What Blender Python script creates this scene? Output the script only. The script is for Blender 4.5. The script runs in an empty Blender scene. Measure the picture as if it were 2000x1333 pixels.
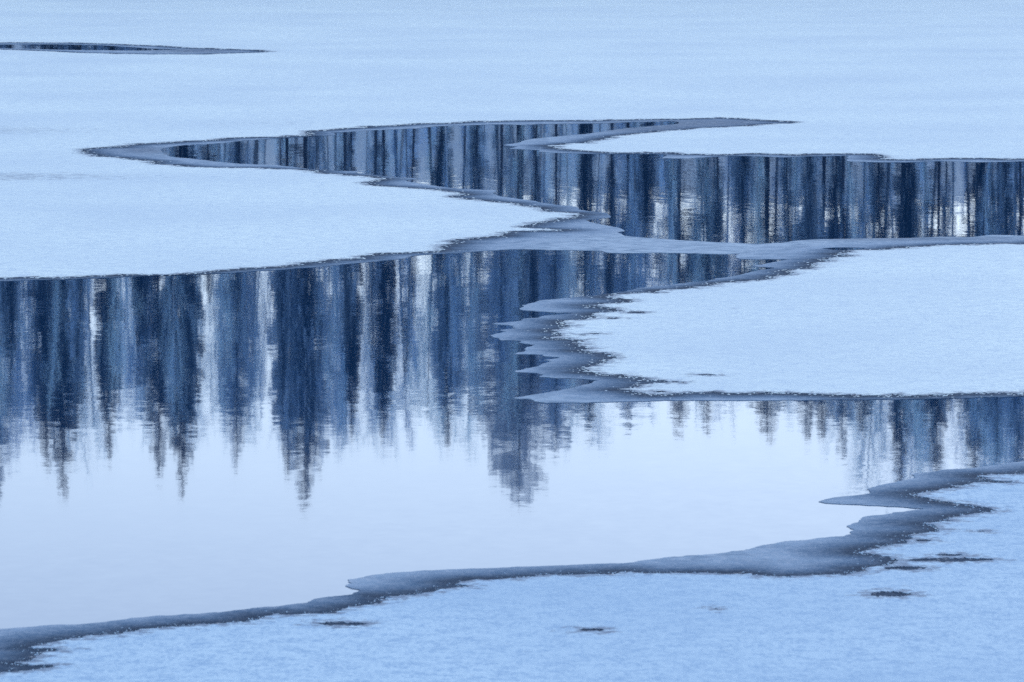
import bpy, math, random
import numpy as np
from mathutils import Vector, noise
from mathutils.geometry import delaunay_2d_cdt
from mathutils.kdtree import KDTree

S = bpy.context.scene
COL = S.collection

# ------------------------------------------------------------------ camera
CAM_H = 8.0                      # metres above the lake
LENS, SENSOR = 200.0, 36.0
FPX = LENS / SENSOR * 2000.0     # focal length in photograph pixels
HORIZON = -350.0                 # photograph row of the horizon
PITCH = math.atan((666.5 - HORIZON) / FPX)
cam_d = bpy.data.cameras.new('camera')
cam = bpy.data.objects.new('camera', cam_d); COL.objects.link(cam)
cam.location = (0, 0, CAM_H)
cam.rotation_euler = (math.pi / 2 - PITCH, 0, 0)
cam_d.lens = LENS; cam_d.sensor_width = SENSOR
cam_d.clip_start = 1.0; cam_d.clip_end = 6000
cam_d.dof.use_dof = True
cam_d.dof.focus_distance = 105.0
cam_d.dof.aperture_fstop = 6.3
S.camera = cam

# ------------------------------------------------------------------ light
SUN_EL, SUN_AZ = math.radians(45), math.radians(50)   # azimuth clockwise from +Y (away from camera)
world = bpy.data.worlds.new('World'); S.world = world; world.use_nodes = True
wn, wl = world.node_tree.nodes, world.node_tree.links
wn.clear()
sky = wn.new('ShaderNodeTexSky'); sky.sky_type = 'NISHITA'; sky.sun_disc = False
sky.sun_elevation = SUN_EL; sky.sun_rotation = SUN_AZ
sky.altitude = 200; sky.air_density = 0.5; sky.dust_density = 0.6; sky.ozone_density = 0.5
tint = wn.new('ShaderNodeVectorMath'); tint.operation = 'MULTIPLY'
tint.inputs[1].default_value = (1.17, 1.045, 0.91)       # cold white balance of the photograph
bg = wn.new('ShaderNodeBackground'); bg.inputs['Strength'].default_value = 0.15
wo = wn.new('ShaderNodeOutputWorld')
wl.new(sky.outputs[0], tint.inputs[0]); wl.new(tint.outputs[0], bg.inputs['Color'])
wl.new(bg.outputs[0], wo.inputs['Surface'])

sun_d = bpy.data.lights.new('sun', 'SUN'); sun_d.energy = 0.5; sun_d.angle = math.radians(20)
sun_d.color = (0.80, 0.90, 1.0)
sun = bpy.data.objects.new('sun', sun_d); COL.objects.link(sun)
sd = Vector((math.sin(SUN_AZ) * math.cos(SUN_EL), math.cos(SUN_AZ) * math.cos(SUN_EL), math.sin(SUN_EL)))
sun.rotation_euler = sd.to_track_quat('Z', 'Y').to_euler()

S.view_settings.view_transform = 'Standard'
S.view_settings.look = 'None'
S.view_settings.exposure = 1.10
S.view_settings.gamma = 1.0
S.view_settings.use_curve_mapping = False
S.cycles.max_bounces = 6
S.cycles.use_adaptive_sampling = False
S.cycles.sample_clamp_indirect = 4.0
S.cycles.use_denoising = False      # the photograph is grainy too

# ------------------------------------------------------------------ helpers
def ground(px, py, z=0.0):
    """photograph pixel -> point on the lake surface"""
    dx, dy = (px - 1000.0) / FPX, (666.5 - py) / FPX
    c, s = math.cos(PITCH), math.sin(PITCH)
    vx, vy, vz = dx, c + dy * s, -s + dy * c
    t = (z - CAM_H) / vz
    return (vx * t, vy * t)

def pixel(x, y):
    c, s = math.cos(PITCH), math.sin(PITCH)
    vy, vz = y, -CAM_H
    f = vy * c - vz * s; u = vy * s + vz * c
    return 1000 + FPX * x / f, 666.5 - FPX * u / f

def tag(o, label=None, cat=None, group=None, kind=None):
    if label: o['label'] = label
    if cat: o['category'] = cat
    if group: o['group'] = group
    if kind: o['kind'] = kind
    return o

def mesh_obj(name, verts, faces, mat, parent=None, smooth=False):
    me = bpy.data.meshes.new(name)
    me.from_pydata(verts, [], faces); me.update()
    me.materials.append(mat)
    if smooth:
        me.polygons.foreach_set('use_smooth', [True] * len(me.polygons))
    o = bpy.data.objects.new(name, me); COL.objects.link(o)
    if parent: o.parent = parent
    return o

def empty(name, loc=(0, 0, 0), rz=0.0):
    o = bpy.data.objects.new(name, None); COL.objects.link(o)
    o.location = loc; o.rotation_euler = (0, 0, rz); o.empty_display_size = 0.3
    return o

class NT:
    """small node-tree helper"""
    def __init__(self, name):
        self.m = bpy.data.materials.new(name); self.m.use_nodes = True
        self.n, self.l = self.m.node_tree.nodes, self.m.node_tree.links
        self.p = self.n['Principled BSDF']
    def node(self, t, **kw):
        x = self.n.new(t)
        for k, v in kw.items(): setattr(x, k, v)
        return x
    def link(self, a, b): self.l.new(a, b)
    def val(self, sock, v):
        if hasattr(v, 'is_output') or hasattr(v, 'links'): self.link(v, sock)
        else: sock.default_value = v
    def math(self, op, a, b=0.0, clamp=False):
        x = self.node('ShaderNodeMath', operation=op); x.use_clamp = clamp
        self.val(x.inputs[0], a); self.val(x.inputs[1], b)
        return x.outputs[0]
    def coords(self, scale=(1, 1, 1)):
        g = self.node('ShaderNodeNewGeometry')
        mp = self.node('ShaderNodeMapping'); mp.inputs['Scale'].default_value = scale
        self.link(g.outputs['Position'], mp.inputs['Vector'])
        return mp.outputs[0]
    def noise(self, scale, detail=2.0, rough=0.5, vec=None, dist=0.0):
        x = self.node('ShaderNodeTexNoise')
        x.inputs['Scale'].default_value = scale; x.inputs['Detail'].default_value = detail
        x.inputs['Roughness'].default_value = rough; x.inputs['Distortion'].default_value = dist
        if vec is None: vec = self.coords()
        self.link(vec, x.inputs['Vector'])
        return x
    def ramp(self, fac, stops, interp='LINEAR'):
        x = self.node('ShaderNodeValToRGB'); x.color_ramp.interpolation = interp
        e = x.color_ramp.elements
        while len(e) < len(stops): e.new(0.5)
        for i, (p, c) in enumerate(stops):
            e[i].position = p
            e[i].color = (c, c, c, 1) if isinstance(c, (int, float)) else (*c, 1)
        self.link(fac, x.inputs['Fac'])
        return x.outputs['Color']
    def mix(self, fac, a, b):
        x = self.node('ShaderNodeMix', data_type='RGBA')
        self.val(x.inputs['Factor'], fac)
        for k, v in ((6, a), (7, b)):
            if isinstance(v, tuple): x.inputs[k].default_value = (*v, 1)
            else: self.link(v, x.inputs[k])
        return x.outputs[2]
    def attr(self, name):
        x = self.node('ShaderNodeAttribute'); x.attribute_name = name
        return x.outputs['Fac']

# ------------------------------------------------------------------ materials
def mat_water():
    t = NT('lake_water')
    p = t.p
    p.inputs['Base Color'].default_value = (0.008, 0.046, 0.130, 1)
    p.inputs['Roughness'].default_value = 0.024
    p.inputs['IOR'].default_value = 1.34
    n1 = t.noise(5.5, 2.0, 0.6)
    n2 = t.noise(1.9, 1.0, 0.5)
    big = t.noise(0.12, 1.0, 0.5)
    amp = t.ramp(big.outputs['Fac'], [(0.35, 0.45), (0.65, 1.0)])
    def centred(n, k):
        s = t.node('ShaderNodeVectorMath', operation='SUBTRACT'); t.link(n.outputs['Color'], s.inputs[0]); s.inputs[1].default_value = (.5, .5, .5)
        m = t.node('ShaderNodeVectorMath', operation='MULTIPLY'); t.link(s.outputs[0], m.inputs[0]); m.inputs[1].default_value = (k, k, 0)
        return m.outputs[0]
    a = t.node('ShaderNodeVectorMath', operation='ADD')
    t.link(centred(n1, 0.0060), a.inputs[0]); t.link(centred(n2, 0.0020), a.inputs[1])
    n3 = t.noise(3.6, 1.0, 0.5, t.coords((1.0, 0.42, 1.0)))
    a2 = t.node('ShaderNodeVectorMath', operation='ADD'); t.link(a.outputs[0], a2.inputs[0]); t.link(centred(n3, 0.0042), a2.inputs[1])
    b = t.node('ShaderNodeVectorMath', operation='MULTIPLY'); t.link(a2.outputs[0], b.inputs[0]); t.link(amp, b.inputs[1])
    c = t.node('ShaderNodeVectorMath', operation='ADD'); t.link(b.outputs[0], c.inputs[0]); c.inputs[1].default_value = (0, 0, 1)
    d = t.node('ShaderNodeVectorMath', operation='NORMALIZE'); t.link(c.outputs[0], d.inputs[0])
    t.link(d.outputs[0], p.inputs['Normal'])
    return t.m

def mat_snow(name, base, shade, grain=1.0):
    t = NT(name); p = t.p
    fine = t.noise(13.0, 2.0, 0.7)
    mid = t.noise(3.2, 5.0, 0.68)
    big = t.noise(0.16, 3.0, 0.5)
    comb = t.noise(20.0, 3.0, 0.7, t.coords((1.0, 0.30, 1.0)))       # crust combed by the wind along the lake
    w = t.math('ADD', t.math('MULTIPLY', mid.outputs['Fac'], 0.42), t.math('MULTIPLY', fine.outputs['Fac'], 0.18))
    w = t.math('ADD', w, t.math('MULTIPLY', comb.outputs['Fac'], 0.40))
    col = t.mix(t.ramp(w, [(0.41, 1.0 * grain), (0.545, 0.0)]), base, shade)
    col = t.mix(t.ramp(big.outputs['Fac'], [(0.35, 0.0), (0.7, 0.55)]), col, shade)
    # thin, wet snow in streaks where the ice shows through as dark grains
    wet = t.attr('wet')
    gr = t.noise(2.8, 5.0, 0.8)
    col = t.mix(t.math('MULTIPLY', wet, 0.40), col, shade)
    thr = t.math('SUBTRACT', 0.70, t.math('MULTIPLY', wet, 0.29))
    speck = t.math('MULTIPLY', t.math('SUBTRACT', gr.outputs['Fac'], thr), 9.0, True)
    rare = t.noise(3.2, 3.0, 0.7, t.coords((1.0, 0.8, 1)))
    rs = t.math('MULTIPLY', t.math('SUBTRACT', rare.outputs['Fac'], 0.675), 8.0, True)
    dark = t.math('MAXIMUM', t.math('MULTIPLY', speck, 0.55), t.math('MULTIPLY', rs, 0.8))
    # broken edge: grains of snow thin out over the last hand's width
    ed = t.attr('edge')
    en = t.noise(6.0, 4.0, 0.75)
    es = t.math('MULTIPLY', t.math('SUBTRACT', t.math('SUBTRACT', en.outputs['Fac'], 0.38), t.math('MULTIPLY', ed, 0.75)), 9.0, True)
    dark = t.math('MAXIMUM', dark, es)
    col = t.mix(t.math('MULTIPLY', dark, 0.75), col, (0.10, 0.15, 0.24))
    t.link(col, p.inputs['Base Color'])
    p.inputs['Roughness'].default_value = 0.6
    p.inputs['Specular IOR Level'].default_value = 0.45
    bp = t.node('ShaderNodeBump'); bp.inputs['Strength'].default_value = 0.35 * grain; bp.inputs['Distance'].default_value = 0.03
    t.link(mid.outputs['Fac'], bp.inputs['Height']); t.link(bp.outputs[0], p.inputs['Normal'])
    return t.m

def mat_ice():
    t = NT('thin_ice'); p = t.p
    ed = t.attr('edge'); film = t.attr('film')
    warp = t.noise(1.1, 3.0, 0.6)
    fine = t.noise(22.0, 3.0, 0.75, t.coords((1.0, 0.30, 1.0)))
    grain = t.noise(5.5, 4.0, 0.78)
    d = t.math('ADD', ed, t.math('MULTIPLY', t.math('SUBTRACT', warp.outputs['Fac'], 0.5), 0.40))
    d = t.math('ADD', d, t.math('MULTIPLY', t.math('SUBTRACT', grain.outputs['Fac'], 0.5), 0.22))
    d = t.math('DIVIDE', d, 2.0)
    col = t.ramp(d, [(0.0, (0.010, 0.032, 0.070)), (0.08, (0.018, 0.052, 0.105)), (0.22, (0.075, 0.155, 0.265)),
                     (0.42, (0.25, 0.38, 0.53)), (1.0, (0.38, 0.53, 0.67))])
    g = t.math('MULTIPLY', t.math('SUBTRACT', t.math('ADD', fine.outputs['Fac'], grain.outputs['Fac']), 0.9), 2.2, True)
    col = t.mix(t.math('MULTIPLY', t.math('MULTIPLY', g, 0.55), t.math('MULTIPLY', d, 2.2, True)), col, (0.52, 0.60, 0.70))
    col = t.mix(t.math('MULTIPLY', film, t.ramp(grain.outputs['Fac'], [(0.40, 0.9), (0.62, 0.35)])), col, (0.09, 0.13, 0.20))
    mot = t.noise(2.3, 6.0, 0.72, None, 0.6)
    col = t.mix(t.math('MULTIPLY', t.ramp(mot.outputs['Fac'], [(0.38, 0.60), (0.56, 0.0)]), t.math('MULTIPLY', d, 1.6, True)), col, (0.10, 0.19, 0.31))
    # scattered snow grains next to the snow cover
    sp = t.noise(7.0, 4.0, 0.75)
    thr = t.math('ADD', 0.54, t.math('MULTIPLY', ed, 0.95))
    sn = t.math('MULTIPLY', t.math('SUBTRACT', sp.outputs['Fac'], thr), 10.0, True)
    col = t.mix(t.math('MULTIPLY', sn, 0.8), col, (0.62, 0.70, 0.80))
    t.link(col, p.inputs['Base Color'])
    p.inputs['Roughness'].default_value = 0.55
    p.inputs['Specular IOR Level'].default_value = 0.03
    bp = t.node('ShaderNodeBump'); bp.inputs['Strength'].default_value = 0.25; bp.inputs['Distance'].default_value = 0.01
    t.link(grain.outputs['Fac'], bp.inputs['Height']); t.link(bp.outputs[0], p.inputs['Normal'])
    return t.m

def add_translucent(t, fac):
    # rimed twigs let some of the light behind them through
    tr = t.node('ShaderNodeBsdfTranslucent'); mx = t.node('ShaderNodeMixShader'); mx.inputs[0].default_value = fac
    src = t.p.inputs['Base Color'].links[0].from_socket
    t.link(src, tr.inputs['Color']); t.link(t.p.outputs[0], mx.inputs[1]); t.link(tr.outputs[0], mx.inputs[2])
    t.link(mx.outputs[0], t.n['Material Output'].inputs['Surface'])

def mat_simple(name, c1, c2, scale, rough=0.8, spec=0.2, trans=0.0):
    t = NT(name)
    tc = t.node('ShaderNodeTexCoord')
    n = t.noise(scale, 3.0, 0.6, tc.outputs['Object'])
    oi = t.node('ShaderNodeObjectInfo')
    f = t.math('ADD', n.outputs['Fac'], t.math('MULTIPLY', t.math('SUBTRACT', oi.outputs['Random'], 0.5), 0.5))
    t.link(t.ramp(f, [(0.3, c1), (0.7, c2)]), t.p.inputs['Base Color'])
    t.p.inputs['Roughness'].default_value = rough
    t.p.inputs['Specular IOR Level'].default_value = spec
    if trans: add_translucent(t, trans)
    return t.m

def mat_needles(name, inner, outer):
    # rime sits on the outer twigs of each bough
    t = NT(name)
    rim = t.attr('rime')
    tc = t.node('ShaderNodeTexCoord')
    mp = t.node('ShaderNodeMapping'); mp.inputs['Scale'].default_value = (2.2, 2.2, 0.22); t.link(tc.outputs['Object'], mp.inputs['Vector'])
    n = t.noise(1.0, 4.0, 0.7, mp.outputs[0])
    oi = t.node('ShaderNodeObjectInfo')
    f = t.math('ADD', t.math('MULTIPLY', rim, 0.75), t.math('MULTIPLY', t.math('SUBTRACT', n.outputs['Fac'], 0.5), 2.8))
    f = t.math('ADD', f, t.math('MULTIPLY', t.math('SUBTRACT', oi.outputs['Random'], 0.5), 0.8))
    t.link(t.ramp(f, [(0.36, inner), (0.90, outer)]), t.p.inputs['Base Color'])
    t.p.inputs['Roughness'].default_value = 0.8
    t.p.inputs['Specular IOR Level'].default_value = 0.1
    add_translucent(t, 0.35)
    return t.m

M = dict(
    water=mat_water(), ice=mat_ice(),
    snow=mat_snow('snow_cover', (0.75, 0.95, 0.985), (0.52, 0.70, 0.84), 0.9),
    snow_near=mat_snow('near_snow_cover', (0.50, 0.73, 0.90), (0.30, 0.51, 0.73), 1.0),  # bluer, darker base tone for the near sheet
    bank=mat_snow('bank_snow', (0.60, 0.88, 1.0), (0.42, 0.66, 0.90), 0.8),
    bark=mat_simple('spruce_bark', (0.018, 0.022, 0.030), (0.04, 0.045, 0.06), 9),
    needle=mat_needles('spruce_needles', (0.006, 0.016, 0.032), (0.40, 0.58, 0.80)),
    birch=mat_simple('birch_bark', (0.06, 0.075, 0.10), (0.45, 0.52, 0.60), 2),
    twig=mat_simple('frosted_twigs', (0.42, 0.62, 0.85), (0.72, 0.90, 1.0), 1.2, trans=0.5),
    frost=mat_simple('frosted_needles', (0.24, 0.31, 0.40), (0.52, 0.62, 0.74), 1.5, trans=0.35),
)

# ------------------------------------------------------------------ traced shorelines (photograph pixels)
W1_TOP = [(312,293),(333,287),(360,284),(432,280),(468,275.6),(540,271),(600,267.5),(652,263.6),(645,259.5),(690,257),(735,254.6),
  (810,251.6),(849,247.4),(915,245),(984,243.5),(1020,244.4),(1056,243),(1180,241.4),(1234,239),(1280,238),(1318,237.5),(1330,240.5),(1318,243.5),
  (1270,247.4),(1225,251),(1150,261.5),(1090,267.5),(1045,272),(1006,280.4),(987,284.5),(1011,287),(996,291),(1020,292.4),(1048,293.6),(1054,296.6),
  (1084,299),(1180,301.4),(1270,301.4),(1295.5,302.6),(1303,306.5),(1295,309.5),(1339,310.4),(1360,308.6),(1399,306.5),(1460,305),
  (1529,308),(1586,306),(1658,305),(1653.5,312.5),(1664,316.4),(1769,317.6),(1835,315.5),(1904,317.6),(1970,316.4),(2000,315.5),(2200,319),(2600,318)]
# lower bank of the upper channel, right to left; first part belongs to the right-hand sheet
W1_LOW_B = [(2600,452),(2200,458),(2000,461),(1940,460.4),(1892,464),(1844,463.4),(1790,465.5),(1670,467),(1562,470),(1526,475.4)]
W1_LOW_A = [(1526,475.4),(1480,477.5),(1445,476),(1390,473.6),(1300,468.5),(1225,461.6),(1207,455.6),(1223,451.4),(1192,442.4),(1156,436.4),(1145.5,430.4),
  (1189,425),(1190,420.5),(1177,416.6),(1132,410),(1136,407.6),(1120,404),(1075,399.5),(1032,392),(972,383.6),(960,377),(969,372.5),(915,370.4),
  (870,367.4),(834,362),(792,353.6),(814.5,349.4),(768,346.4),(720,341),(690,338.6),(694,335.6),(660,334.4),(600,330.5),(543,323.6),(480,321.5),
  (420,316.4),(375,311),(330,306.5),(318,299.6),(312,293)]
W2_TOP = [(-700,572),(-300,560),(0,550),(120,546.6),(240,541.5),(375,537.6),(480,531.6),(590,524.4),(680,516),(740,510),(785,506.4),(815,499.5),(890,495),
  (935,491.4),(1010,487.5),(1095,489.2),(1170,490.8),(1188,494.4),(1290,494.4),(1350,495.6),(1410,497.4),(1440,496.5),(1437,501),(1449,506.8),(1500,507.2),(1542,508)]
W2_RIGHT = [(1542,508),(1505,513.4),(1467.5,521),(1505,523.6),(1484,529.6),(1445,538),(1404,544.8),(1380,549),(1320,556.5),(1236,565.5),
  (1215,571.5),(1140,580.5),(1050,589),(1023,598),(1018.5,605.5),(1080,611),(1117.5,612.4),(1068,617.5),(1029,623.5),(1026,627.4),(967.5,633.4),
  (1008,637.6),(1002,642.4),(978,646),(990,648.4),(964.5,654),(973.5,664.6),(1018.5,666.4),(1012.5,670),(1044,674.5),(1029,679),(1029,685),(999,692.5),
  (1071,693.4),(1068,697),(1089,699),(1062,703.6),(1080,706),(1057.5,713.5),(1012.5,724),(1011,727.6),(1044,730),(1065,733.6),(1053,737.5),(1110,740),
  (1168.5,744.4),(1140,754),(1122,758.5),(1074,766.6),(1008,779.5),(1044,781),(1068,787),(1140,787),(1260,784.6),(1400,782.6),(1520,782.4),(1670,781),
  (1790,780),(1910,777.6),(2000,776),(2200,773),(2700,766)]
W2_NEAR = [(2700,820),(2300,868),(2000,903),(1975,905.5),(1887,916),(1850,917.5),(1832,921),(1785,926),(1787,935),(1750,943),(1720,949),(1697,957),(1707,962.5),
  (1685,967.5),(1635,972),(1600,980),(1615,984),(1725,989),(1805,994.5),(1770,999),(1712,1006),(1680,1014),(1677,1021),(1650,1029.5),(1677,1036),
  (1650,1049),(1545,1057.5),(1500,1066),(1448,1076.5),(1400,1082.5),(1310,1090),(1220,1100.5),(1100,1104.4),(1070,1105),(920,1111.6),(830,1117),
  (740,1123.6),(686,1133.5),(680,1145.5),(699.5,1154.5),(677,1162),(611,1171),(590,1178.5),(500,1189),(390,1199),(357,1200.5),(270,1207.4),(150,1220),
  (0,1230.5),(-300,1250),(-900,1290)]
W3 = [(-300,92),(0,87.5),(90,87),(180,88.4),(240,91.4),(300,95.6),(345,97),(270,99.5),(210,99),(120,98),(0,95),(-280,94.5)]
W4 = [(1604,486),(1628,484.3),(1658,484),(1688,485.5),(1682,487.6),(1655,489.4),(1628,488.8)]
SA_LOW = [(-700,566),(-300,553),(0,543.6),(120,540.6),(240,538.5),(360,534),(492,525.6),(590,517.5),(680,508.5),(770,496.5),(845,489),(875,481.5),(890,472.5),
  (945,463.5),(990,456.6),(1044,453.6),(1092,449.4),(1062,447),(1029,440.4),(1086,429.6),(1113,420),(1065,413.4),(1047,406.5),(995,402),(950,393.6),
  (881,387),(896,377.4),(845,372),(770,366.6),(701,358.5),(728,348),(680,343.5),(605,335.4),(510,330.5),(420,328),(360,326.6),(306,321),(285,314.6),
  (240,311.6),(192,308.6),(180,302),(156,296),
  (180,290),(225,286.4),(285,281.6),(375,275.6),(450,272),(540,267.5),(588,263.6),(600,257.6),(651,252.5),(690,249.5),(810,244.4),(900,239),(990,237),
  (1050,236),(1180,236.6),(1300,233.6),(1405,231.8),(1450,233),(1495,236),(1552,239),(1510,243),(1450,247.4),(1360,252.5),(1270,261),(1222,267),
  (1186,272),(1144,278.6),(1105,283.4),(1078,286.4),(1099,291.5),(1135,295.4),(1225,298.4),(1330,299),(1354,302),(1400,302.6),(1460,301.4),(1550,303.2),
  (1640,302),(1715,303),(1730,307.4),(1742,311.6),(1775,312.8),(1850,311.6),(1925,312),(2000,311),(2200,313.5),(2600,312)]
SA_POND = [(-330,90),(0,84.5),(180,85.4),(300,90),(360,94),(450,97),(535.5,101),(450,105.8),(330,107),(210,106),(90,101),(0,97.5),(-300,97)]
SB = [(2600,467),(2200,472),(2000,476.5),(1880,479.5),(1775,485.5),(1640,496.6),(1634,504.4),(1592,518.5),(1544,533.5),(1490,547),(1400,556.6),(1290,571.5),
  (1200,583.5),(1230,591),(1164,598.5),(1211,608),(1161,620.5),(1122,628.6),(1107,640),(1080,655.2),(1140,664),(1140,682),(1197,700),(1158,713.5),
  (1140,723.4),(1200,733),(1257,739),(1275,746.5),(1332,750.4),(1260,753.4),(1239,763),(1290,770.5),(1350,768.4),(1500,771),(1565,768),(1670,770.4),
  (1820,771),(2000,767),(2200,764),(2700,757)]
SC = [(2700,850),(2300,895),(2000,927),(1962,931),(1932,939.5),(1990,944),(1920,946),(1857,956),(1815,967.5),(1832,980),(1885,986),(1930,994),(1887,1006),
  (1845,1025),(1807,1047.5),(1750,1062.5),(1707,1072.5),(1692,1085),(1725,1092.5),(1745,1104),(1688,1111),(1715,1117),(1650,1126),(1580,1130),
  (1490,1129),(1370,1121.5),(1220,1121.5),(1100,1124.5),(1010,1129.6),(935,1138),(860,1153),(770,1174),(680,1189),(605,1200),(500,1210),(360,1226),
  (270,1235),(204,1246),(150,1250),(114,1254.5),(84,1263.5),(117,1268),(120,1272.5),(84,1283),(39,1295),(30,1302),(45,1305.5),(78,1308),
  (30,1314.5),(0,1316.5),(-300,1340),(-900,1380)]
# bare patches in the snow: x0, x1, centre row, height
PATCH_A = []
PATCH_B = [(1222,1263,612,4.5),(1182,1212,623.5,3),(1150,1176,653.5,2.6),(1128,1145,656,1.6),(1360,1402,734,3),(1275,1302,767,3.6)]
PATCH_C = [(615,725,1221,9),(1130,1183,1233,7),(1692,1785,1163,12),(1765,1950,1096,10),(1825,1885,1086.5,4.5),(1722,1818,1112,8),(1785,1820,1058,4.5),
  (1908,1924,1040,2.6),(1394,1403,1192,2.6)]

# ------------------------------------------------------------------ outline tools
def fbm(x, y, s, o=3, seed=0.0):
    v, a, n = 0.0, 1.0, 0.0
    for k in range(o):
        v += a * noise.noise(Vector((x / s + seed, y / s - seed * 1.7, k * 7.3 + seed))); n += a
        a *= 0.55; s *= 0.45
    return v / n

def curve(px, amp, scale, closed=False, seed=0.0, step=0.06, sharp=0.0, teeth=0.0):
    """pixels -> ground points, centripetal Catmull-Rom, resampled and roughened"""
    P = [Vector(ground(*p)) for p in px]
    n = len(P); out = []
    segs = n if closed else n - 1
    for i in range(segs):
        p1, p2 = P[i], P[(i + 1) % n]
        p0 = P[i - 1] if (closed or i > 0) else p1 + (p1 - p2)
        p3 = P[(i + 2) % n] if (closed or i + 2 < n) else p2 + (p2 - p1)
        t0 = 0.0; t1 = t0 + max(1e-4, (p1 - p0).length ** .5); t2 = t1 + max(1e-4, (p2 - p1).length ** .5); t3 = t2 + max(1e-4, (p3 - p2).length ** .5)
        far = (p1.y / 85.0)
        inview = abs(p1.x) < 0.11 * p1.y + 1 or abs(p2.x) < 0.11 * p2.y + 1
        k = max(2, int((p2 - p1).length / (step * far * (1 if inview else 6)))) if (p2 - p1).length > 0.02 else 1
        for j in range(k):
            t = t1 + (t2 - t1) * j / k
            a1 = p0 * ((t1 - t) / (t1 - t0)) + p1 * ((t - t0) / (t1 - t0))
            a2 = p1 * ((t2 - t) / (t2 - t1)) + p2 * ((t - t1) / (t2 - t1))
            a3 = p2 * ((t3 - t) / (t3 - t2)) + p3 * ((t - t2) / (t3 - t2))
            b1 = a1 * ((t2 - t) / (t2 - t0)) + a2 * ((t - t0) / (t2 - t0))
            b2 = a2 * ((t3 - t) / (t3 - t1)) + a3 * ((t - t1) / (t3 - t1))
            q = b1 * ((t2 - t) / (t2 - t1)) + b2 * ((t - t1) / (t2 - t1))
            out.append(q.lerp(p1.lerp(p2, j / k), sharp))
    if not closed: out.append(P[-1])
    res = []
    tr = random.Random(int(seed * 17) + 3)
    for i, q in enumerate(out):
        if teeth and (closed or 0 < i < len(out) - 1): q = q + Vector((tr.uniform(-1, 1) * teeth * .7, tr.uniform(-1, 1) * teeth)) * (q.y / 85)
        if amp and (closed or 0 < i < len(out) - 1):
            res.append((q.x + amp * fbm(q.x, q.y, scale, 4, 3.1 + seed), q.y + amp * fbm(q.x, q.y, scale, 4, 9.7 + seed)))
        else: res.append((q.x, q.y))
    return res

def patch_outline(x0, x1, yc, h, seed):
    cx, cy = ground((x0 + x1) / 2, yc)
    rx = 0.86 * (ground(x1, yc)[0] - ground(x0, yc)[0]) / 2
    ry = (ground(x0, yc - h / 2)[1] - ground(x0, yc + h / 2)[1]) / 2
    pts = []
    for k in range(150):
        a = 2 * math.pi * k / 150
        f = 0.80 + 0.55 * fbm(math.cos(a) * 1.2, math.sin(a) * 1.2, 0.7, 4, seed)
        u, v = math.cos(a), math.sin(a)
        u = math.copysign(abs(u) ** 1.15, u)
        rag = 1 + 0.9 * fbm(u * 4, v * 2, .35, 4, seed + 2)
        pts.append((cx + rx * u * (0.65 + 0.5 * f) + .10 * rx * fbm(u * 3, v * 3, .25, 3, seed + 5), cy + ry * (v * f * rag + .45 * fbm(u * 2, 0, .5, 2, seed + 8))))
    return pts

def edges_of(loops):
    a, b = [], []
    for L in loops:
        q = np.array(L); a.append(q); b.append(np.roll(q, -1, 0))
    return np.vstack(a), np.vstack(b)

def row_inside(xs, y, A, B):
    m = (A[:, 1] > y) != (B[:, 1] > y)
    if not m.any(): return np.zeros(len(xs), bool)
    a, b = A[m], B[m]
    xc = np.sort(a[:, 0] + (y - a[:, 1]) / (b[:, 1] - a[:, 1]) * (b[:, 0] - a[:, 0]))
    return np.searchsorted(xc, xs) % 2 == 1

def kd_of(loops, win=None):
    pts = []
    for L in loops:
        n = len(L)
        for i in range(n):
            (x0, y0), (x1, y1) = L[i], L[(i + 1) % n]
            if i == n - 1 and math.hypot(x1 - x0, y1 - y0) > 1.5: continue      # open line
            d = math.hypot(x1 - x0, y1 - y0)
            if abs(x0) > 60 or y0 < 30: continue
            k = max(1, min(200, int(d / 0.04)))
            for j in range(k): pts.append((x0 + (x1 - x0) * j / k, y0 + (y1 - y0) * j / k))
    kd = KDTree(len(pts))
    for i, p in enumerate(pts): kd.insert((p[0], p[1], 0), i)
    kd.balance()
    return kd

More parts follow.
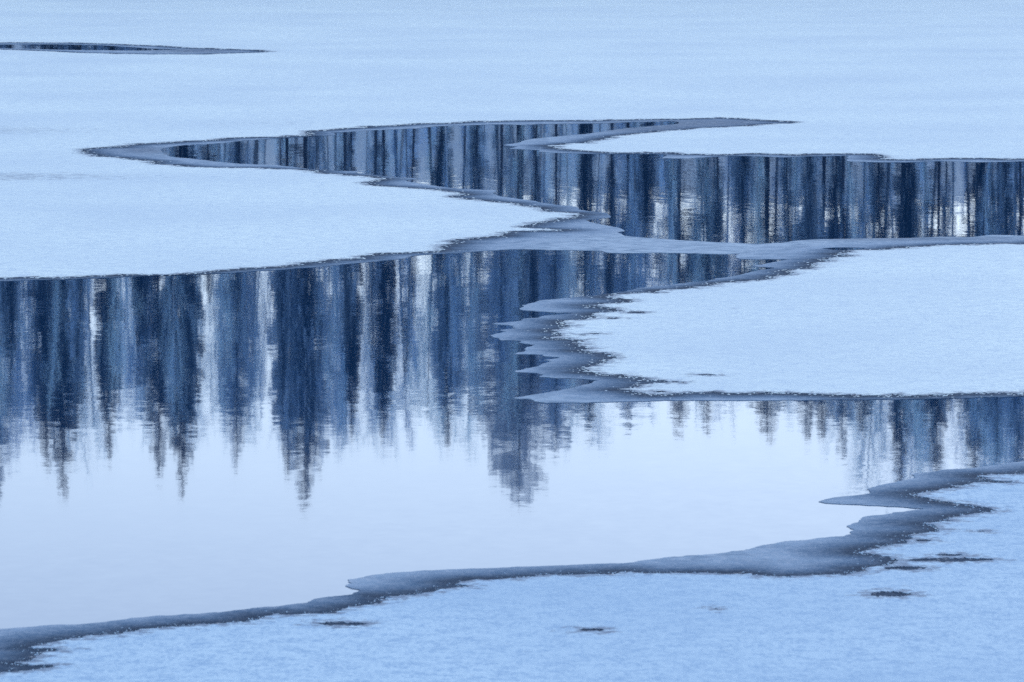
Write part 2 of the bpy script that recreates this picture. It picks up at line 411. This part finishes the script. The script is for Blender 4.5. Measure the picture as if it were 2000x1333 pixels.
def sheet(name, loops, inner, z_top, z_bot, mat, parent, attrs, drop=None):
    """triangulate loops (even-odd), with extra inner points, plus side walls"""
    vs, es = [], []
    for L in loops:
        o = len(vs); n = len(L)
        vs += [Vector(p) for p in L]
        es += [(o + i, o + (i + 1) % n) for i in range(n)]
    vs += [Vector(p) for p in inner]
    v, e, f, _, oe, _ = delaunay_2d_cdt(vs, es, [], 0, 1e-5, False)
    v = [(p.x, p.y) for p in v]
    va, fa = np.array(v), np.array([tuple(q) for q in f])
    A, B = edges_of(loops)
    cen = va[fa].mean(1); keep = np.zeros(len(fa), bool)
    for i0 in range(0, len(fa), 4000):          # even-odd test of every triangle's centre
        c = cen[i0:i0 + 4000]
        order = np.argsort(c[:, 1]); cs = c[order]
        m = (np.maximum(A[:, 1], B[:, 1]) >= cs[0, 1]) & (np.minimum(A[:, 1], B[:, 1]) <= cs[-1, 1])
        a, b = A[m], B[m]
        cr = (a[:, 1][None] > c[:, 1][:, None]) != (b[:, 1][None] > c[:, 1][:, None])
        den = np.where(b[:, 1] == a[:, 1], 1e-9, b[:, 1] - a[:, 1])
        xc = a[:, 0] + (c[:, 1][:, None] - a[:, 1]) / den * (b[:, 0] - a[:, 0])
        keep[i0:i0 + 4000] = ((cr & (xc > c[:, 0][:, None])).sum(1) % 2) == 1
    f = [tuple(int(i) for i in q) for q in fa[keep]]
    used = sorted({i for q in f for i in q}); rem = {u: i for i, u in enumerate(used)}
    v = [v[u] for u in used]; f = [tuple(rem[i] for i in q) for q in f]
    tri = []
    for q in f:
        a, b, c = (v[i] for i in q)
        s = (b[0] - a[0]) * (c[1] - a[1]) - (b[1] - a[1]) * (c[0] - a[0])
        tri.append(tuple(q) if s > 0 else tuple(reversed(q)))
    cnt = {}
    for q in tri:
        for i in range(3):
            a, b = q[i], q[(i + 1) % 3]
            cnt[(a, b)] = 1
    rim = [(a, b) for (a, b) in cnt if (b, a) not in cnt]
    verts = [(x, y, z_top) for x, y in v]
    low = {}
    for a, b in rim:
        for i in (a, b):
            if i not in low:
                low[i] = len(verts); verts.append((v[i][0], v[i][1], z_bot))
    for a, b in rim: tri.append((b, a, low[a], low[b]))
    o = mesh_obj(name, verts, tri, mat, parent)
    for an, fn in attrs.items():
        at = o.data.attributes.new(an, 'FLOAT', 'POINT')
        at.data.foreach_set('value', [fn(p[0], p[1]) for p in verts])
    return o

def grid_rows():
    y = 46.0
    while y < 262:
        f = y / 85.0
        dy = max(0.10 * f, 1.2 * y * y / (CAM_H * FPX))
        half = y * 0.095 + 1.2
        yield y, np.arange(-half, half, 0.11 * f), dy
        y += dy

# ------------------------------------------------------------------ outlines on the lake
WA, SNA = 0.16, 0.85
w1_top = curve(W1_TOP, WA, 1.0, sharp=.5); w1_low_b = curve(W1_LOW_B, WA, 1.0); w1_low_a = curve(W1_LOW_A, WA, 1.0, sharp=.65)
w2_top = curve(W2_TOP, WA, 1.0); w2_right = curve(W2_RIGHT, WA * 1.2, 0.55, sharp=.75, step=.04); w2_near = curve(W2_NEAR, WA * 1.1, 0.5, sharp=.7, step=.04)
w3 = curve(W3, WA, 1.2, True); w4 = curve(W4, 0.03, 0.5, True)
sa = curve(SA_LOW, SNA, 1.3, seed=5, teeth=.07); sp = curve(SA_POND, SNA, 1.6, True, seed=6, teeth=.07)
sb = curve(SB, SNA * .8, 0.8, seed=7, step=.045, teeth=.07); sc = curve(SC, SNA * .55, 0.6, seed=8, step=.04, teeth=.06)
XE, YF = 170.0, 292.0
def ends(L): return L[0][1], L[-1][1]
iceA = w2_top + w1_low_a[:-1] + w1_top + [(XE, ends(w1_top)[1]), (XE, YF), (-XE, YF), (-XE, ends(w2_top)[0])]
iceB = w2_right + [(XE, ends(w2_right)[1]), (XE, ends(w1_low_b)[0])] + w1_low_b
iceC = w2_near + [(-XE, ends(w2_near)[1]), (-XE, -12), (XE, -12), (XE, ends(w2_near)[0])]
snowA = sa + [(XE - 1, ends(sa)[1]), (XE - 1, YF - .5), (-XE + 1, YF - .5), (-XE + 1, ends(sa)[0])]
snowB = sb + [(XE - 1, ends(sb)[1]), (XE - 1, ends(sb)[0])]
snowC = sc + [(-XE + 1, ends(sc)[1]), (-XE + 1, -11), (XE - 1, -11), (XE - 1, ends(sc)[0])]
holesA = [patch_outline(*p, 20 + i) for i, p in enumerate(PATCH_A)]
holesB = [patch_outline(*p, 30 + i) for i, p in enumerate(PATCH_B)]
holesC = [patch_outline(*p, 40 + i) for i, p in enumerate(PATCH_C)]

SETS = {'A': ([iceA, w3], [snowA, sp] + holesA), 'B': ([iceB, w4], [snowB] + holesB), 'C': ([iceC], [snowC] + holesC)}
kd_snow = kd_of([sa, sp, sb, sc])
kd_edge = kd_of([sa, sp, sb, sc] + holesA + holesB + holesC)
inner_ice = {k: [] for k in SETS}; inner_snow = {k: [] for k in SETS}
EI = {k: edges_of(SETS[k][0]) for k in SETS}; ES = {k: edges_of(SETS[k][1]) for k in SETS}
ri = 0
for y, xs, dy in grid_rows():
    xs = xs + (0.5 if ri % 2 else 0) * (xs[1] - xs[0])
    for k in SETS:
        isn = row_inside(xs, y, *ES[k]); iic = row_inside(xs, y, *EI[k])
        for x in xs[iic & ~isn]:
            inner_ice[k].append((x, y))
        sel = xs[isn]
        for q, x in enumerate(sel):
            if (q % 7 == 0 and ri % 3 == 0): inner_snow[k].append((x, y))
            else:
                d = kd_edge.find((x, y, 0))[2]
                if 0.05 < d < 0.42: inner_snow[k].append((x, y))
    ri += 1

def a_edge(x, y):
    return min(4.0, kd_edge.find((x, y, 0))[2])
def a_snow_edge(x, y):
    return min(4.0, kd_edge.find((x, y, 0))[2])
def blob(px, py, cx, cy, rx, ry):
    return math.exp(-((px - cx) / rx) ** 2 - ((py - cy) / ry) ** 2)
def a_film(x, y):
    if y < 20: return 0.0
    px, py = pixel(x, y)
    v = blob(px, py, 1240, 249, 150, 9) + blob(px, py, 1400, 240, 90, 5) + 0.8 * blob(px, py, 285, 295, 60, 7) + 0.9 * blob(px, py, 380, 100, 90, 4) \
        + 0.7 * blob(px, py, 1760, 467, 240, 4.5)
    return min(1.0, 1.3 * v) * min(1.0, a_edge(x, y) / 0.7)
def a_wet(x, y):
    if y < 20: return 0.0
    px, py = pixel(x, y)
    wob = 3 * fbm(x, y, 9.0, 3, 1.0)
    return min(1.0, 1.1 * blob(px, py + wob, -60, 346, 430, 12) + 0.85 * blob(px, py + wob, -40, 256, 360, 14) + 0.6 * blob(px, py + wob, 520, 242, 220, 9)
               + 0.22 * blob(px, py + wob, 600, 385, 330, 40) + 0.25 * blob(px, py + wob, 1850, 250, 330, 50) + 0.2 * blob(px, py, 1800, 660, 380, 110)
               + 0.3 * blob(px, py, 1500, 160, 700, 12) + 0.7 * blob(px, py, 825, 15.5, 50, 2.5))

# ------------------------------------------------------------------ water and ice
wv = [(-900, -60, 0), (900, -60, 0), (900, 300, 0), (-900, 300, 0)]
water = mesh_obj('water', wv, [(0, 1, 2, 3)], M['water'])
tag(water, kind='structure')

INFO = {
    'A': ('snow covered ice sheet reaching from the long left tongue to the far lake', M['snow']),
    'B': ('snow covered ice tongue pushing in from the right with ragged grey rim', M['snow']),
    'C': ('bluish snow covered ice sheet along the near bottom edge of the lake', M['snow_near']),
}
ZI, ZS = 0.006, 0.013
ROOTS = {}
for k in ('A', 'B', 'C'):
    root = empty('ice_sheet', (0, 0, 0)); ROOTS[k] = root
    tag(root, INFO[k][0], 'ice sheet', 'snow covered ice sheets on the lake')
    sheet('ice_rim', SETS[k][0], inner_ice[k], ZI, -0.02, M['ice'], root, {'edge': a_edge, 'film': a_film})
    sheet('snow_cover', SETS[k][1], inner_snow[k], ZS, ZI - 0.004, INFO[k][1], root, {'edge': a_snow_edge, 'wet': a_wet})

# crumbs of snow lying on the thin ice just off the snow edge
def crumbs(name, line, snow_loops, ice_loops, parent, mat, seed, spread, size=1.0):
    rn = random.Random(seed)
    SA_, SB_ = edges_of(snow_loops); IA_, IB_ = edges_of(ice_loops)
    V, F = [], []
    for i in range(len(line) - 1):
        (x0, y0), (x1, y1) = line[i], line[i + 1]
        f = y0 / 85.0
        if abs(x0) > 0.10 * y0 + 1: continue
        for _ in range(2):
            t = rn.random(); d = rn.expovariate(1 / spread) + .02; a = rn.uniform(0, 6.283)
            x, y = x0 + (x1 - x0) * t + d * math.cos(a), y0 + (y1 - y0) * t + d * math.sin(a) * 1.3
            q = np.array([x])
            if row_inside(q, y, SA_, SB_)[0] or not row_inside(q, y, IA_, IB_)[0]: continue
            r = size * rn.uniform(.010, .044) * f * math.exp(-d * 1.2)
            o = len(V); n = 5; hgt = rn.uniform(.002, .007); ph = rn.uniform(0, 6.28)
            for k in range(n):
                b = ph + 6.283 * k / n
                V.append((x + r * math.cos(b) * rn.uniform(.7, 1.3), y + 1.7 * r * math.sin(b) * rn.uniform(.7, 1.3), ZI - .001))
            V.append((x, y, ZI + hgt))
            for k in range(n): F.append((o + k, o + (k + 1) % n, o + n))
    o = mesh_obj(name, V, F, mat, parent)
    o['kind'] = 'stuff'
    at = o.data.attributes.new('edge', 'FLOAT', 'POINT'); at.data.foreach_set('value', [2.0] * len(V))
    return o
for root, lines, k, sd_ in ((ROOTS['A'], [sa, sp], 'A', 1), (ROOTS['B'], [sb], 'B', 2), (ROOTS['C'], [sc], 'C', 3)):
    line = [p for L in lines for p in L]
    crumbs('snow_crumbs', line, SETS[k][1], SETS[k][0], root, M['snow_near' if k == 'C' else 'snow'], sd_, .10 if k == 'C' else .13, .6 if k == 'C' else .9)

# ------------------------------------------------------------------ far shore
def smooth(t):
    t = min(1.0, max(0.0, t)); return t * t * (3 - 2 * t)
def bank_z(x, y):
    t = max(0.0, y - 286.0)
    return -0.25 + 3.2 * (1 - math.exp(-t / 22.0)) + 0.5 * fbm(x, y, 30.0, 3, 2.2) * min(1, t / 12) + 28.5 * smooth((t - 62.0) / 380.0) * (1 + .55 * fbm(x, y, 90.0, 2, 4.4))
bv, bf = [], []
xs = [-900, -600, -400, -250, -150] + list(np.linspace(-100, 100, 61)) + [150, 250, 400, 600, 900]
ys = list(np.linspace(284, 345, 30)) + [360, 380, 410, 450, 500, 560, 630, 720, 850, 1500, 3500]
xs = [x for x in xs]
for y in ys:
    for x in xs: bv.append((x * (1 if y < 600 else y / 300), y + (3.0 * fbm(x, 0, 20, 2, 8.0) if y < 320 else 0), bank_z(x, y)))
nx = len(xs)
for j in range(len(ys) - 1):
    for i in range(nx - 1):
        a = j * nx + i; bf.append((a, a + 1, a + nx + 1, a + nx))
bank = mesh_obj('snowy_bank', bv, bf, M['bank'], smooth=True)
tag(bank, kind='structure')

# ------------------------------------------------------------------ trees (seen in the photograph as reflections)
def tube(V, F, pts, radii, n=5):
    o = len(V)
    for (p, r) in zip(pts, radii):
        for k in range(n):
            a = 2 * math.pi * k / n
            V.append((p[0] + r * math.cos(a), p[1] + r * math.sin(a), p[2]))
    for j in range(len(pts) - 1):
        for k in range(n):
            a, b = o + j * n + k, o + j * n + (k + 1) % n
            F.append((a, b, b + n, a + n))

def limb(V, F, p, q, r0, r1):
    """three-sided limb between two points"""
    d = (q - p); 
    if d.length < 1e-4: return
    d.normalize(); u = d.orthogonal().normalized(); w = d.cross(u)
    o = len(V)
    for c, r in ((p, r0), (q, r1)):
        for k in range(3):
            a = 2.094 * k
            V.append(tuple(c + u * (r * math.cos(a)) + w * (r * math.sin(a))))
    for k in range(3):
        F.append((o + k, o + (k + 1) % 3, o + 3 + (k + 1) % 3, o + 3 + k))

def spruce_mesh(seed, h=20.0, R=2.4, bare=0.06):
    rnd = random.Random(seed)
    V, F = [], []
    lean = rnd.uniform(-.15, .15)
    tube(V, F, [(lean * t * t, 0, t * h) for t in (0, .25, .5, .75, 1)], [h * .011, h * .009, h * .006, h * .0035, .012], 7)
    trunk = (V, F)
    V, F = [], []
    z = h * bare
    while z < h * 0.985:
        t = z / h
        env = R * (min(1.0, (1 - t) / .24) ** 0.85) * (1.0 if t > .62 else max(.38, 1 - 2.0 * (.62 - t)))
        nb = (4 if t < .5 else 7) if t < .88 else 5
        a0 = rnd.uniform(0, 6.28)
        for k in range(nb):
            a = a0 + 6.283 * k / nb + rnd.uniform(-.3, .3)
            L = env * rnd.uniform(.62, 1.12) + 0.12
            ca, sa_ = math.cos(a), math.sin(a)
            droop = rnd.uniform(.20, .42) * (1 - .75 * t)
            zb = z + rnd.uniform(-.38, .38)
            prof = [(0.04, 0.0, .09), (.45, -droop * .45, .24), (.8, -droop * .85, .17), (1.0, -droop * .82, .02)]
            o = len(V)
            ro = rnd.uniform(-.4, .4)
            for (f, dz, wd) in prof:
                w = wd * L * .40 + .02
                cx, cy, cz = f * L * ca + lean * t * t, f * L * sa_, zb + dz * L + (.35 * t * f * L)
                V.append((cx - sa_ * w, cy + ca * w, cz - .10 * L - ro * w)); V.append((cx, cy, cz + .03)); V.append((cx + sa_ * w, cy - ca * w, cz - .10 * L + ro * w))
            for j in range(3):
                b = o + j * 3
                F += [(b, b + 1, b + 4, b + 3), (b + 1, b + 2, b + 5, b + 4)]
            for _ in range(4):      # hanging sprays
                f = rnd.uniform(.3, 1.0); sd_ = rnd.choice((-1, 1)) * rnd.uniform(.0, .22) * L
                cx, cy, cz = f * L * ca - sa_ * sd_ + lean * t * t, f * L * sa_ + ca * sd_, zb - droop * f * L * .9 + .35 * t * f * L
                hl = rnd.uniform(.12, .34) * (L ** .5); wv_ = rnd.uniform(.05, .12) * (L ** .5)
                o = len(V); b = rnd.uniform(0, 3.14)
                V += [(cx - wv_ * math.cos(b), cy - wv_ * math.sin(b), cz), (cx + wv_ * math.cos(b), cy + wv_ * math.sin(b), cz), (cx + ca * .1, cy + sa_ * .1, cz - hl)]
                F.append((o, o + 1, o + 2))
        z += rnd.uniform(.46, .78) * (1.15 - .75 * t) * h / 20
    return trunk, (V, F)

def birch_mesh(seed, h=14.0, R=2.2):
    rnd = random.Random(seed)
    TV, TF, CV, CF = [], [], [], []
    p = Vector((0, 0, 0)); pts, rad = [p.copy()], [h * .0095]
    n = 9
    dirv = Vector((rnd.uniform(-.06, .06), rnd.uniform(-.06, .06), 1)).normalized()
    for i in range(n):
        dirv = (dirv + Vector((rnd.uniform(-.05, .05), rnd.uniform(-.05, .05), 0.03))).normalized()
        p = p + dirv * (h * .93 / n); pts.append(p.copy()); rad.append(h * .0095 * (1 - (i + 1) / n) ** .8 + .012)
    tube(TV, TF, [tuple(q) for q in pts], rad, 6)
    def grow(p, d, L, r, lev):
        k = 3 if lev < 2 else 2
        q = p.copy()
        for i in range(k):
            d = (d + Vector((rnd.uniform(-.16, .16), rnd.uniform(-.16, .16), (.14 if lev == 0 else -.10)))).normalized()
            e = q + d * (L / k)
            limb(CV, CF, q, e, r * (1 - .6 * i / k), r * (1 - .6 * (i + 1) / k))
            if lev < 2:
                for _ in range(3 if lev == 0 else 3):
                    a = rnd.uniform(0, 6.28); s = rnd.uniform(.5, .95)
                    u = d.orthogonal().normalized(); w = d.cross(u)
                    nd = (d * (1 - .35 * s) + (u * math.cos(a) + w * math.sin(a)) * s).normalized()
                    grow(q.lerp(e, rnd.random()), nd, L * rnd.uniform(.38, .6), r * .5, lev + 1)
            q = e
    nb = 32
    for i in range(nb):
        t = .10 + .88 * (i + rnd.random()) / nb
        j = min(n - 1, int(t * n)); base = pts[j].lerp(pts[j + 1], t * n - j)
        a = rnd.uniform(0, 6.28)
        env = R * (1.0 - abs(t - .68) / .36) ** .6 if abs(t - .68) < .33 else .55
        d = Vector((math.cos(a), math.sin(a), rnd.uniform(.7, 1.5))).normalized()
        grow(base, d, max(.6, env * rnd.uniform(.9, 1.5)), .030 * h / 14, 0)
    return (TV, TF), (CV, CF)

def mk(name, vf, mat):
    me = bpy.data.meshes.new(name); me.from_pydata([tuple(v) for v in vf[0]], [], vf[1]); me.update(); me.materials.append(mat)
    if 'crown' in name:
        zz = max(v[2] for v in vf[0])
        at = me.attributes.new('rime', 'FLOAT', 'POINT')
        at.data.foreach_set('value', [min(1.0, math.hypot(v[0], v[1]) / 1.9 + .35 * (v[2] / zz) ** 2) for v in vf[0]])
    return me

SPR = []
for i, (R, bare) in enumerate([(2.0, .05), (2.5, .08), (1.7, .10), (2.9, .06), (1.4, .12)]):
    t, c = spruce_mesh(100 + i, 20.0, R, bare)
    SPR.append((mk('spruce_trunk', t, M['bark']), mk('spruce_crown', c, M['needle']), 20.0, R))
FRO = []
for i, R in enumerate((2.3, 2.9)):
    t, c = spruce_mesh(150 + i, 20.0, R, .04)
    FRO.append((mk('frosted_spruce_trunk', t, M['bark']), mk('frosted_spruce_crown', c, M['frost']), 20.0, R))
BIR = []
for i, R in enumerate((1.8, 2.3, 2.7, 2.0)):
    t, c = birch_mesh(200 + i, 14.0, R)
    BIR.append((mk('birch_trunk', t, M['birch']), mk('birch_crown', c, M['twig']), 14.0, R))

def plant(proto, name, x, y, h, width, rz, label, cat, group, lean=0.0):
    tm, cm, ph, pr = proto
    root = empty(name, (x, y, bank_z(x, y) - .1), rz)
    if lean: root.rotation_euler = (rnd.gauss(0, lean), rnd.gauss(0, lean), rz)
    tag(root, label, cat, group)
    for nm, me in (('trunk', tm), ('crown', cm)):
        o = bpy.data.objects.new(nm, me); COL.objects.link(o); o.parent = root
        o.scale = (width, width, h / ph)
    return root

def tip_height(py, D):
    """height of a tree at distance D whose mirrored tip shows at photograph row py"""
    th = PITCH + math.atan((py - 666.5) / FPX)
    return D * math.tan(th) - CAM_H

def spot(px, D): return (px - 1000) / FPX * D * (1 / math.cos(PITCH)) * 1.0

rnd = random.Random(7)
# prominent spruces, left to right: column, row of the mirrored tip, half width in pixels, distance, kind
HERO = [
  (-12, 985, 62, 300, 's', 'dark spruce mirrored at the left picture edge'),
  (120, 972, 46, 302, 's', 'tall dark spruce mirrored third from the left edge'),
  (88, 925, 40, 306, 's', 'spruce mirrored just left of the tall third spruce'),
  (210, 905, 30, 300, 's', 'slim spruce mirrored in the gap before the wide pair'),
  (308, 935, 44, 304, 's', 'broad spruce mirrored left half of the wide pair'),
  (354, 968, 40, 300, 's', 'pointed spruce mirrored right half of the wide pair'),
  (464, 922, 40, 302, 's', 'lone spruce mirrored left of the tallest dark spire'),
  (598, 988, 70, 299, 's', 'tallest dark spruce spire mirrored left of centre'),
  (562, 930, 36, 305, 's', 'shorter spruce mirrored against the tallest dark spire'),
  (687, 862, 22, 301, 's', 'thin spruce mirrored right of the tallest dark spire'),
  (750, 872, 28, 303, 's', 'small spruce mirrored midway between the two largest trees'),
  (872, 880, 36, 300, 's', 'dark narrow spruce mirrored left of the pale broad tree'),
  (1016, 993, 120, 303, 'f', 'broad pale frosted spruce mirrored at the picture centre'),
  (1086, 890, 36, 299, 's', 'dark spruce mirrored against right flank of the pale tree'),
  (1153, 850, 36, 305, 's', 'tiny dark spire mirrored under the ragged ice tip'),
  (1226, 835, 46, 305, 's', 'small spire mirrored second below the right ice tongue'),
  (1325, 848, 50, 304, 's', 'small spire mirrored third below the right ice tongue'),
  (1380, 845, 42, 306, 's', 'small blurred spire mirrored fourth below the right ice tongue'),
  (1496, 868, 60, 301, 's', 'separate dark spire mirrored in bright water right of centre'),
  (1580, 862, 50, 303, 's', 'first spire of the group of four on the right'),
  (1608, 858, 46, 306, 's', 'second spire of the group of four on the right'),
  (1645, 885, 52, 301, 's', 'tallest spire of the group of four on the right'),
  (1688, 860, 40, 304, 's', 'last thin spire of the group of four on the right'),
  (1760, 948, 38, 300, 's', 'tall spruce mirrored leftmost in the right hand clump'),
  (1832, 935, 40, 302, 's', 'second tall spruce mirrored in the right hand clump'),
  (1905, 945, 46, 301, 's', 'third tall spruce mirrored in the right hand clump'),
  (1948, 920, 34, 305, 's', 'shorter spruce mirrored near the right picture edge'),
  (1990, 950, 44, 300, 's', 'dark spruce mirrored at the right picture edge'),
]
for i, (px, py, hw, D, kd_, lab) in enumerate(HERO):
    protos = FRO if kd_ == 'f' else SPR
    pr = protos[1] if kd_ == 'f' else SPR[i % 4]
    x = spot(px, D); h = tip_height(py, D) - bank_z(x, D)
    w = 1.05 * hw / FPX * D / pr[3]
    plant(pr, 'spruce_tree', x, D, h, w, rnd.uniform(0, 6.28), lab, 'spruce', 'spruces along the far shore')

# line of the mixed wood behind the prominent trees (row of mirrored top by column)
PROF = [(-600, 830), (0, 860), (140, 850), (250, 800), (330, 870), (430, 800), (560, 860), (640, 830), (700, 835), (790, 820), (880, 835), (960, 850), (1060, 850), (1130, 825), (1185, 785),
        (1250, 765), (1450, 765), (1560, 800), (1700, 800), (1735, 925), (1900, 920), (2000, 925), (2600, 840)]
def prof(px):
    return float(np.interp(px, [p[0] for p in PROF], [p[1] for p in PROF]))
# lower dark spruces standing in front and between
for i in range(44):
    px = -420 + 2840 * (i + rnd.uniform(-.3, .3)) / 44
    py = rnd.uniform(480, min(prof(px) + 10, 830))
    D = rnd.uniform(290, 304)
    pr = SPR[rnd.randrange(5)]
    x = spot(px, D); h = max(4.0, tip_height(py, D) - bank_z(x, D))
    w = rnd.uniform(.22, .5) * (h / 20) ** .5
    plant(pr, 'spruce_tree', x, D, h, w, rnd.uniform(0, 6.28), 'dark lower spruce lost among the mirrored streaks of the wood', 'spruce', 'lower spruces within the far wood', 0.02)
for i in range(150):
    px = -420 + 2840 * (i + rnd.uniform(-.5, .5)) / 150
    D = rnd.uniform(304, 332) if i % 4 else rnd.uniform(291, 299)
    py = prof(px) - abs(rnd.gauss(0, 45)) + (85 if i % 4 else 0)
    x = spot(px, D); h = max(5, tip_height(py, D) - bank_z(x, D))
    pr = BIR[rnd.randrange(4)]
    w = h / 14 * rnd.uniform(.30, .58) * (1 if i % 4 else .6)
    plant(pr, 'birch_tree', x, D, h, w, rnd.uniform(0, 6.28), 'pale frosted bare birch among the mirrored streaks of the wood', 'birch', 'frosted birches within the far wood', 0.035)

# birches up the slope behind, mirrored only between the nearer trunks
for i in range(70):
    px = -300 + 2600 * (i + rnd.uniform(-.5, .5)) / 70
    D = rnd.uniform(345, 430)
    x = spot(px, D); h = rnd.uniform(9, 15)
    plant(BIR[rnd.randrange(4)], 'birch_tree', x, D, h, h / 14 * rnd.uniform(.4, .9), rnd.uniform(0, 6.28), 'small frosted birch on the slope behind the mirrored shore trees', 'birch', 'birches on the slope behind', 0.05)

# young spruces at the water's edge, mirrored in the small far pool
for i in range(30):
    px = -170 + 680 * (i + rnd.uniform(-.45, .45)) / 30
    D = rnd.uniform(288.5, 293)
    x = spot(px, D); h = rnd.uniform(3.2, 6.5)
    plant(SPR[rnd.randrange(5)], 'young_spruce', x, D, h, rnd.uniform(.22, .42), rnd.uniform(0, 6.28), 'small young spruce at the shore mirrored in the narrow far left pool', 'spruce', 'young spruces at the water edge')
